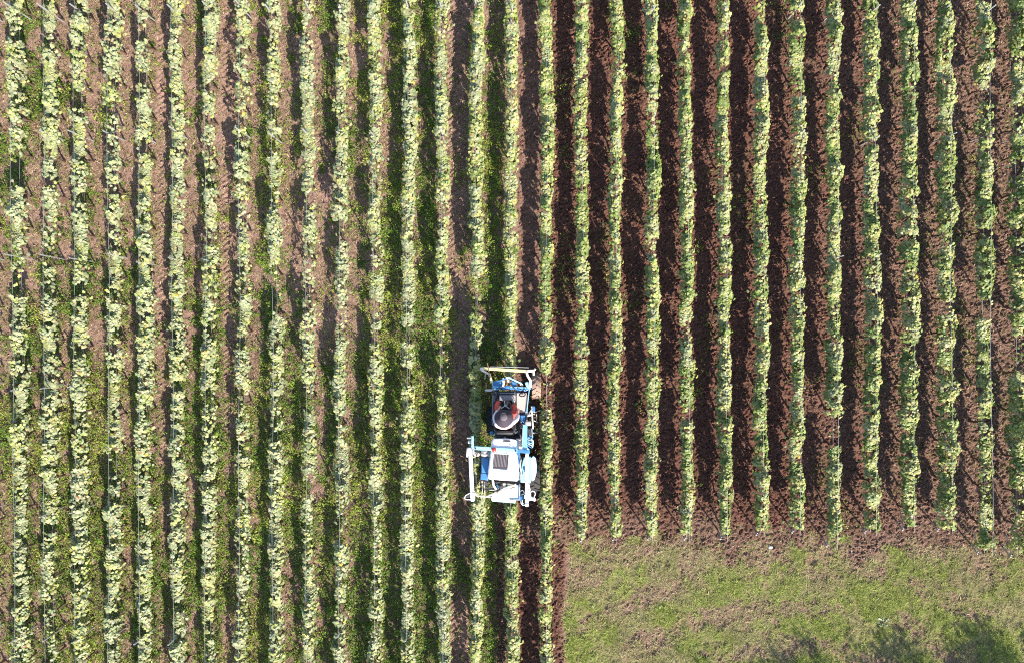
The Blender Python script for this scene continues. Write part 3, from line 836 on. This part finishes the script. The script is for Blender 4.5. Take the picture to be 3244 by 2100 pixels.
# crossbar, beacon, posts
cb = zbar((186, 886, 2.165), (612, 913, 2.165), 36, .05).build('crossbar', M_cyan, T, bevel=.008)
mb = zbar((606, 912, 2.16), (735, 928, 2.15), 34, .05); mb.build('bar_end', M_blue, cb, off=T.location, bevel=.01)
for x, y in ((204, 893), (598, 916)): MB().lathe([(0, .04), (.022, .038), (.026, 0), (0, 0)], Z(x, y, 2.19), 'Z', 12).build('bolt', M_dark, cb, off=T.location)
MB().lathe([(0, .10), (.03, .095), (.052, .075), (.062, .03), (.066, 0), (0, 0)], Z(386, 904, 2.192), 'Z', 20).build('beacon', M_red, T)
mb = zbar((176, 770, 2.24), (176, 880, 2.24), 22, .08); zbar((178, 878, 2.26), (178, 900, 1.75), 24, .08, mb); mb.build('side_post', M_cyan, T, bevel=.008)
mb = zbar((120, 792, 2.22), (166, 792, 2.24), 14, .03); mb.build('lamp_bracket', M_steel, T, bevel=.004)
MB().lathe([(0, .05), (.04, .045), (.045, -.04), (0, -.05)], Z(148, 830, 2.05), 'X', 14).build('work_lamp', M_cream, T)
for x, y, r_, m_ in ((206, 948, .062, M_steel), (228, 950, .055, M_lgrey)): MB().lathe([(0, .06), (r_ * .35, .058), (r_ * .4, .04), (r_ * .9, .04), (r_, .02), (r_, -.12), (0, -.12)], Z(x, y, 1.75), 'Z', 18).build('reservoir', m_, T)
mb = zbar((182, 905, 2.22), (190, 945, 1.66), 18, .05); zbar((175, 930, 1.62), (345, 960, 1.55), 20, .06, mb); mb.build('support_arm', M_steel, T, bevel=.008)
mb = ztube([(292, 915, 1.86), (290, 968, 1.86)], .085, 14); zb(262, 915, 322, 930, 1.7, 1.92, mb); zb(300, 925, 345, 970, 1.65, 1.8, mb); mb.build('pump', M_steel, T, bevel=.008)
ztube([(262, 952, 1.95), (320, 954, 1.95)], .014).build('pipe', M_cream, T)
tk = zb(262, 982, 334, 1130, 1.50, 1.72).build('fuel_tank', M_blue, T, bevel=.02)
MB().prism([tuple(Z(x, y, 1.70).xy) for x, y in ((258, 1132), (322, 1130), (330, 1206), (250, 1196))], 1.48, 1.70).build('tank_foot', M_blue, T, bevel=.02)

# long white beams on both sides
lb = zbar((152, 888, 1.80), (176, 1400, 1.80), 38, .09).build('long_beam', M_white, T, bevel=.012)
mb = zbar((130, 885, 1.84), (122, 975, 1.78), 20, .06); zbar((148, 882, 1.86), (150, 905, 1.86), 40, .08, mb); mb.build('beam_bracket', M_steel, lb, off=T.location, bevel=.008)
mb = zbar((150, 1345, 1.82), (196, 1345, 1.82), 46, .10); zbar((160, 1395, 1.80), (190, 1395, 1.80), 26, .10, mb); zbar((190, 1330, 1.8), (214, 1345, 1.75), 18, .06, mb); mb.build('beam_foot', M_white, lb, off=T.location, bevel=.012)
rb = zbar((708, 945, 1.95), (704, 1440, 1.90), 34, .09).build('long_beam', M_white, T, bevel=.012)
mb = zbar((722, 1370, 1.94), (790, 1392, 1.92), 30, .09); zbar((728, 1290, 1.94), (738, 1400, 1.94), 26, .08, mb); zbar((690, 1440, 1.92), (722, 1440, 1.92), 30, .10, mb); zbar((680, 1360, 1.92), (720, 1362, 1.92), 34, .08, mb)
mb.build('beam_foot', M_white, rb, off=T.location, bevel=.014)
zbar((722, 1230, 1.95), (738, 1310, 1.95), 14, .06).build('hydraulic_cylinder', M_cream, T, bevel=.01)

# right rear fender
fp = [(664, 1010), (676, 975), (740, 968), (752, 1000), (752, 1190), (742, 1232), (640, 1222), (648, 1120), (652, 1060)]
MB().loft([ring(fp, 1.14), ring(fp, 1.34), ring(shrink(fp, .96, (705, 1100)), 1.38)])  .build('fender', M_cyan, T, bevel=.02)
ap = [(744, 985), (770, 960), (794, 985), (802, 1050), (800, 1130), (780, 1200), (752, 1215)]
MB().loft([ring(ap, 1.10), ring(shrink(ap, .97, (770, 1090)), 1.14)]).build('fender_guard', M_pale, T, bevel=.012)

# right-hand post and plumbing
mb = zbar((688, 662, 1.90), (684, 920, 2.10), 46, .10); mb.build('side_post', M_cyan, T, bevel=.01)
zbar((668, 690, 1.95), (662, 860, 2.05), 10, .12).build('post_flange', M_pale, T, bevel=.006)
zb(690, 632, 748, 672, 1.50, 1.66).build('valve_block', M_steel, T, bevel=.012)
zb(696, 700, 745, 770, 1.1, 1.36).build('oil_tank', M_dark, T, bevel=.02)
for q in range(6):
    x = 640 + q * 6
    zhose([(x, 760 + q * 12, 1.75), (x + 14 + (q % 3) * 12, 800 + q * 10, 1.95), (x + 40, 850 + q * 6, 1.7), (x + 60, 905, 1.5)], .012).build('hose', (M_whose, M_steel, M_bhose)[q % 3], T)
for q in range(7):
    a = random.uniform(-1, 1)
    zhose([(700, 800 + q * 5, 1.9), (728 + a * 10, 780 + q * 14, 2.0), (760 + a * 14, 776 + q * 18, 1.75), (764 + a * 8, 850 + q * 6, 1.5)], .011).build('hose', (M_bhose, M_cyan, M_whose)[q % 3], T)
for q in range(4):
    zhose([(600 + q * 8, 800 + q * 9, 1.9), (640, 815 + q * 22, 2.0), (668, 870 + q * 8, 1.9)], .012).build('hose', (M_whose, M_cream)[q % 2], T)
mb = zb(618, 800, 652, 900, 1.5, 1.75); zb(626, 870, 668, 925, 1.6, 1.9, mb); mb.build('valve_block', M_steel, T, bevel=.012)
zhose([(650, 1000, 1.8), (640, 1060, 1.9), (652, 1130, 1.8), (640, 1200, 1.7)], .016).build('hose', M_whose, T)
zhose([(640, 960, 1.9), (652, 1010, 1.8), (644, 1090, 1.8), (634, 1180, 1.6)], .012).build('hose', M_black, T)

# under-vine hoeing tool on the right
mb = zbar((720, 560, 1.0), (760, 500, .95), 14, .06); zbar((752, 480, .95), (766, 700, .8), 16, .07, mb); zbar((700, 560, 1.3), (736, 562, 1.05), 18, .05, mb); tool = mb.build('hoe_frame', M_steel, T, bevel=.008)
mb = zb(752, 484, 786, 532, .80, .98); mb.build('hoe_motor', M_blue, tool, off=T.location, bevel=.012)
for q, (x0, y0, x1, y1) in enumerate(((770, 560, 800, 545), (775, 590, 840, 575), (775, 620, 838, 640), (772, 680, 822, 640), (800, 560, 806, 660), (834, 560, 836, 690), (770, 540, 835, 520))):
    zhose([(x0, y0, .75), ((x0 + x1) / 2, (y0 + y1) / 2 + 6, .62), (x1, y1, .35)], .014).build('tine', M_rust if q % 2 else M_cream, tool, off=T.location)
mb = zbar((770, 742, .7), (822, 738, .45), 14, .04); mb.build('hoe_blade', M_cream, tool, off=T.location, bevel=.006)
zbar((752, 700, .9), (760, 780, 1.0), 14, .07).build('hoe_arm', M_pale, T, bevel=.008)
mb = zbar((745, 565, 1.25), (712, 575, 1.35), 18, .06); mb.build('sensor', M_white, T, bevel=.012)

# rear machinery: gearbox, frames, tool carrier, pale sheet
zb(340, 1215, 640, 1240, 1.30, 1.55).build('rear_frame', M_dark, T, bevel=.012)
mb = zb(468, 1232, 500, 1290, 1.3, 1.62); zb(440, 1262, 470, 1300, 1.3, 1.5, mb); zb(352, 1262, 400, 1276, 1.3, 1.5, mb); zb(340, 1292, 410, 1304, 1.3, 1.46, mb); zb(520, 1236, 545, 1280, 1.35, 1.6, mb)
mb.build('gearbox', M_steel, T, bevel=.012)
mb = zb(360, 1228, 384, 1262, 1.3, 1.48); zb(398, 1300, 430, 1340, 1.3, 1.5, mb); zb(580, 1240, 630, 1262, 1.35, 1.5, mb); mb.build('coupling', M_rust, T, bevel=.012)
ztube([(372, 1196, 1.95), (380, 1250, 1.8), (402, 1285, 1.72), (402, 1310, 1.6)], .030, 10).build('exhaust_pipe', M_cream, T)
for q, pts in enumerate((((420, 1320, 1.66), (470, 1290, 1.78), (540, 1262, 1.76), (610, 1256, 1.7), (640, 1270, 1.6)),
                         ((400, 1330, 1.66), (415, 1290, 1.72), (440, 1262, 1.7), (480, 1258, 1.6)),
                         ((300, 1360, 1.6), (380, 1345, 1.72), (450, 1310, 1.78), (520, 1285, 1.76), (600, 1240, 1.7)),
                         ((510, 1240, 1.66), (560, 1250, 1.75), (600, 1268, 1.72), (630, 1250, 1.66)),
                         ((268, 1210, 1.5), (272, 1300, 1.45), (262, 1380, 1.5), (286, 1408, 1.55), (296, 1360, 1.5), (290, 1220, 1.5)))):
    zhose(pts, .013).build('hose', (M_whose, M_black, M_whose, M_steel, M_cream)[q], T)
sp = [(352, 1372), (372, 1352), (430, 1322), (520, 1290), (600, 1272), (634, 1268), (640, 1392), (598, 1398), (592, 1424), (560, 1424), (366, 1408), (358, 1392)]
MB().loft([ring(sp, 1.68), ring(sp, 1.71)]).build('rear_panel', M_pale, T, bevel=.006)
zbar((214, 1352, 1.66), (352, 1366, 1.66), 12, .05).build('rear_bar', M_cream, T, bevel=.006)
MB().bar(Z(300, 1366, 1.72), Z(410, 1318, 1.74), .035, .04).build('panel_edge', M_steel, T, bevel=.004)
zbar((636, 1262, 1.74), (634, 1398, 1.74), 9, .04).build('panel_edge', M_pale, T, bevel=.004)
zbar((540, 1392, 1.73), (650, 1396, 1.74), 5, .025).build('panel_rib', M_steel, T)
zb(636, 1358, 672, 1400, 1.6, 1.78).build('side_motor', M_blue, T, bevel=.015)
for pts in (((165, 1320, 1.85), (110, 1350, 1.9), (100, 1378, 1.9), (115, 1390, 1.9), (165, 1390, 1.85)),
            ((725, 1330, 1.98), (765, 1306, 2.0), (788, 1330, 2.0), (775, 1368, 1.98)),
            ((650, 1390, 1.75), (648, 1420, 1.8), (668, 1446, 1.8), (690, 1440, 1.85)),
            ((664, 1396, 1.8), (662, 1420, 1.8), (676, 1436, 1.8)),
            ((640, 1310, 1.7), (668, 1302, 1.8), (680, 1330, 1.75), (650, 1345, 1.7))):
    zhose(pts, .012).build('hose', M_whose, T)
zb(108, 1340, 140, 1372, 1.55, 1.62).build('side_guard', M_dark, T, bevel=.01)

# ------------------------------------------------------------------ driver
M_skin = paint('skin', (.42, .23, .16), .5, 0, .05)
M_shirt = paint('pale_shirt', (.56, .50, .53), .85, 0, .12, (.45, .40, .36), .2)
M_hat = paint('dark_felt', (.050, .041, .054), .9, 0, .3, (.10, .08, .10), .1, 18)
M_trous = paint('red_trousers', (.52, .075, .06), .85, 0, .2, (.35, .05, .04), .2)
M_boot = paint('boot_leather', (.06, .045, .035), .6, 0, .2)
M_eye = paint('eye', (.03, .02, .02), .2, 0, 0)
DZ = .30
per = empty('person', Z(480, 660, 1.78))
tag(per, 'seated driver in wide grey hat, pale shirt and red trousers, at the tractor wheel', 'person')
PO = per.location.copy()
def skin(name, verts, edges, roots, mat, parent, sub=2):
    me = bpy.data.meshes.new(name)
    me.from_pydata([tuple(Vector(v[0]) - PO) for v in verts], edges, [])
    o = link(bpy.data.objects.new(name, me), parent); me.materials.append(mat)
    sk = o.modifiers.new('skin', 'SKIN'); sk.use_smooth_shade = True
    d = me.skin_vertices[0].data
    for i, v in enumerate(verts):
        r = v[1] if isinstance(v[1], tuple) else (v[1], v[1]); d[i].radius = r; d[i].use_root = i in roots
    s = o.modifiers.new('sub', 'SUBSURF'); s.levels = sub; s.render_levels = sub
    return o
def P(x, y, z): return Z(x, y, z + DZ)
pel, bel, che, nec = P(480, 665, 1.56), P(480, 662, 1.76), P(480, 652, 1.98), P(480, 622, 2.13)
hd0, hd1, hd2 = P(480, 600, 2.22), P(480, 582, 2.30), P(480, 578, 2.39)
lsh, lel, lwr = P(408, 648, 2.05), P(388, 580, 1.82), P(432, 505, 1.80)
rsh, rel, rwr = P(552, 648, 2.05), P(612, 606, 1.84), P(622, 548, 1.70)
lhp, lkn, lan, lto = P(448, 650, 1.55), P(416, 478, 1.62), P(428, 440, 1.20), P(426, 398, 1.15)
rhp, rkn, ran, rto = P(514, 650, 1.55), P(596, 520, 1.62), P(572, 470, 1.20), P(572, 428, 1.15)
lpa = P(446, 488, 1.76); rpa = P(624, 520, 1.69)
V_ = [(pel, .13), (bel, .12), (che, .13), (nec, .055), (hd0, .07), (hd1, .095), (hd2, .075), (lsh, .06), (lel, .042), (lwr, .028), (lpa, (.036, .018)),
      (rsh, .06), (rel, .042), (rwr, .028), (rpa, (.036, .018)), (lhp, .085), (lkn, .06), (lan, .04), (lto, .035), (rhp, .085), (rkn, .06), (ran, .04), (rto, .035),
      (hd1 + Vector((0, .105, 0)), .016), (hd1 + Vector((-.10, 0, 0)), .016), (hd1 + Vector((.10, 0, 0)), .016), (hd0 + Vector((0, .07, .0)), .03)]
E_ = [(0, 1), (1, 2), (2, 3), (3, 4), (4, 5), (5, 6), (2, 7), (7, 8), (8, 9), (9, 10), (2, 11), (11, 12), (12, 13), (13, 14), (0, 15), (15, 16), (16, 17), (17, 18), (0, 19), (19, 20), (20, 21), (21, 22), (5, 23), (5, 24), (5, 25), (4, 26)]
roots = {0}
def fingers(palm, wrist, down):
    f = (palm - wrist).normalized(); s = f.cross(down).normalized(); dn = s.cross(f) * -1
    if dn.dot(down) < 0: dn = -dn
    for k, ln in enumerate((.066, .078, .074, .056)):
        b = palm + s * (.027 - .018 * k) - f * .01
        pts = [b, b + f * ln * .45 + dn * .006, b + f * ln * .75 + dn * .03, b + f * ln * .72 + dn * .055]
        o = len(V_); roots.add(o)
        for j, p in enumerate(pts): V_.append((p, .0095 - .001 * j))
        for j in range(3): E_.append((o + j, o + j + 1))
    b = palm + s * .030 - f * .045
    o = len(V_); roots.add(o)
    for j, p in enumerate((b, b + s * .028 + f * .02 + dn * .012, b + s * .036 + f * .045 + dn * .03)): V_.append((p, .011 - .001 * j))
    E_.extend([(o, o + 1), (o + 1, o + 2)])
fingers(lpa, lwr, Vector((0, 0, -1))); fingers(rpa, rwr, Vector((0, 0, -1)))
body = skin('body', V_, E_, roots, M_skin, per)
skin('shirt', [(pel + Vector((0, 0, .06)), (.165, .15)), (bel, (.165, .14)), (che, (.18, .145)), (nec - Vector((0, .02, .05)), .085), (lsh, .082), (lel, .06), (lwr + (lel - lwr) * .15, .045), (rsh, .082), (rel, .062), (rwr + (rel - rwr) * .12, .045)],
     [(0, 1), (1, 2), (2, 3), (2, 4), (4, 5), (5, 6), (2, 7), (7, 8), (8, 9)], {0}, M_shirt, per)
skin('trousers', [(pel, (.16, .145)), (lhp, .105), (lkn, .085), (lan + Vector((0, 0, .05)), .065), (rhp, .105), (rkn, .088), (ran + Vector((0, 0, .05)), .065)],
     [(0, 1), (1, 2), (2, 3), (0, 4), (4, 5), (5, 6)], {0}, M_trous, per)
for a, t in ((lan, lto), (ran, rto)):
    skin('boot', [(a + Vector((0, -.04, -.02)), .05), (a + Vector((0, .02, -.02)), .052), (t, .045)], [(0, 1), (1, 2)], {0}, M_boot, per)
for s_ in (-1, 1):
    MB().lathe([(0, .011), (.008, .008), (.011, 0), (.008, -.008), (0, -.011)], hd1 + Vector((s_ * .033, .088, .012)), 'Z', 10).build('eye', M_eye, per, off=PO)
# wide sloping hat
hb = hd1 + Vector((0, -.01, .06))
mb = MB(); rt = Matrix.Rotation(R(-15), 3, 'X')
prof = [(.0, .135), (.045, .132), (.08, .115), (.098, .07), (.105, .02), (.115, .0), (.16, -.055), (.215, -.13), (.262, -.195), (.258, -.202), (.21, -.14), (.155, -.065), (.10, -.01)]
n_ = 32
for k in range(n_):
    t = 2 * math.pi * k / n_; wv = 1 + .03 * math.sin(3 * t + .5)
    for r_, h_ in prof:
        mb.v.append(tuple(hb + rt @ Vector((r_ * .90 * math.cos(t) * 1.06 * (wv if r_ > .12 else 1), r_ * .90 * math.sin(t) * (wv if r_ > .12 else 1), h_ + (.012 * math.sin(2 * t) if r_ > .15 else 0)))))
m_ = len(prof)
for k in range(n_):
    for j in range(m_ - 1):
        a = k * m_ + j; b = ((k + 1) % n_) * m_ + j
        mb.f.append((a, b, b + 1, a + 1))
hat = mb.build('hat', M_hat, per, off=PO)
M_crown = paint('worn_felt', (.12, .10, .115), .9, 0, .4, (.09, .075, .09), .1, 18)
MB().lathe([(0, .145), (.045, .140), (.082, .122), (.100, .078), (.104, .04)], Vector((0, 0, 0)), 'Z', 24).build('hat_crown', M_crown, hat, off=(0, 0, 0)).matrix_local = Matrix.Translation(hb - PO) @ rt.to_4x4() @ Matrix.Diagonal((.96, .92, 1, 1))

# ------------------------------------------------------------------ trees beyond the headland (below the frame; they shade its lower edge)
M_tbark = paint('tree_bark', (.12, .09, .07), .9, 0, .3, (.05, .04, .03), .2)
def tree(loc, h, cr, label, seed):
    rg = np.random.default_rng(seed)
    root = empty('broadleaf_tree', loc)
    tag(root, label, 'tree', 'trees beyond the headland')
    mb = MB(); mb.tube([(0, 0, -.1), (.05, .02, h * .3), (-.04, .05, h * .62), (.02, 0, h * .9)], [.16, .13, .08, .03], 8)
    for k in range(9):
        a = k * 2.4; z0 = h * (.28 + .06 * k)
        mb.tube([(0, 0, z0), (math.cos(a) * cr * .4, math.sin(a) * cr * .4, z0 + .35), (math.cos(a) * cr * .8, math.sin(a) * cr * .8, z0 + .55)], [.06, .04, .015], 6)
    mb.build('trunk', M_tbark, root, off=(0, 0, 0))
    nc = 90
    c = rg.normal(0, 1, (nc, 3)); c = nrm(c) * (rg.random((nc, 1)) ** .4)
    c = c * np.array([cr, cr, h * .38]) + np.array([0, 0, h * .60])
    n = nc * 55
    Pp = np.repeat(c, 55, 0) + rg.normal(0, .20, (n, 3))
    Nn = rg.normal(0, .6, (n, 3)) + np.array([0, 0, .6]); D = rg.normal(0, 1, (n, 3))
    V, F, C = instances(Pp, Nn, D, rg.uniform(.09, .15, n), pick([(.06, .10, .025), (.08, .125, .03), (.045, .08, .02)], n), DIA_T, DIA_F)
    ob('crown', np_mesh('crown', V, F, 3, {'col': ('FLOAT_COLOR', C)}), M_weed, root)
for k, (tx, ty, th_, tr_) in enumerate(((7.6, -14.3, 3.9, 1.4), (10.4, -14.3, 4.3, 1.5), (13.2, -14.3, 4.4, 1.6), (15.9, -14.3, 4.6, 1.6), (18.6, -14.3, 4.8, 1.7))):
    tree((tx, ty, 0), th_, tr_, 'leafy tree beyond the headland grass, ' + ('farthest left', 'second from the left', 'in the middle of the line', 'second from the right', 'farthest right')[k], k + 1)

# ------------------------------------------------------------------ single small things on the headland
def rosette(name, loc, n, r, size, cols, label, cat, seed, up=.5):
    rg = np.random.default_rng(seed)
    a = rg.uniform(0, 6.283, n); q = np.sqrt(rg.random(n)) * r
    P_ = np.stack([np.cos(a) * q, np.sin(a) * q, rg.uniform(.02, .10, n)], 1)
    D_ = np.stack([np.cos(a), np.sin(a), rg.uniform(.1, up, n)], 1); N_ = rg.normal(0, .3, (n, 3)) + np.array([0, 0, 1])
    V, F, C = instances(P_, N_, D_, rg.uniform(.6, 1.1, n) * size, pick(cols, n), DIA_T, DIA_F)
    o = ob(name, np_mesh(name, V, F, 3, {'col': ('FLOAT_COLOR', C)}), M_weed); o.location = loc
    return tag(o, label, cat)
p_ = W(2796, 1966, 0); rosette('weed_plant', (p_.x, p_.y, float(ground_z(np.array([p_.x]), np.array([p_.y]))[0])), 26, .13, .10, [(.50, .55, .42), (.40, .48, .30), (.30, .40, .18)], 'pale whitish weed plant alone in the headland grass', 'weed', 5)
p_ = W(2440, 1732, 0); zz = float(ground_z(np.array([p_.x]), np.array([p_.y]))[0])
mb = MB(); rg = random.Random(3); rings = []
for k, (rr_, h_) in enumerate(((.03, -.02), (.045, 0), (.048, .02), (.035, .035), (.012, .04))):
    rings.append([Vector((p_.x + math.cos(t) * rr_ * 1.2 * (.85 + .3 * rg.random()), p_.y + math.sin(t) * rr_ * (.85 + .3 * rg.random()), zz + h_)) for t in np.linspace(0, 6.283, 10, endpoint=False)])
st = mb.loft(rings).build('stone', paint('pale_stone', (.50, .47, .46), .8, 0, .2, (.3, .25, .22), .2, 30), off=(p_.x, p_.y, zz)); st.location = (p_.x, p_.y, zz)
tag(st, 'pale grey stone on the bare soil where the vine rows end', 'stone')

# ------------------------------------------------------------------ light, sky, camera
sun = bpy.data.lights.new('sun', 'SUN'); sun.energy = 5.0; sun.angle = R(.5); sun.color = (1, .915, .80)
so = link(bpy.data.objects.new('sun', sun)); so.location = (20, -30, 40); so.rotation_euler = (-sd).to_track_quat('-Z', 'Y').to_euler()
w = bpy.data.worlds.new('World'); scene.world = w; w.use_nodes = True
nt = w.node_tree; bg = nt.nodes['Background']
sky = nt.nodes.new('ShaderNodeTexSky'); sky.sky_type = 'NISHITA'; sky.sun_disc = False
sky.sun_elevation = EL; sky.sun_rotation = math.atan2(az.x, az.y)
nt.links.new(sky.outputs[0], bg.inputs[0]); bg.inputs[1].default_value = .14

cam = bpy.data.cameras.new('camera'); cam.sensor_width = 36; cam.lens = 36 * H / 29.8; cam.clip_end = 2000
co = link(bpy.data.objects.new('camera', cam)); co.location = (0, 0, H); co.rotation_euler = (0, 0, 0)
scene.camera = co
vs = scene.view_settings; vs.view_transform = 'Standard'; vs.look = 'None'; vs.exposure = 1.25; vs.gamma = 1
scene.render.film_transparent = False
scene.cycles.filter_width = 1.1
scene.cycles.use_denoising = False
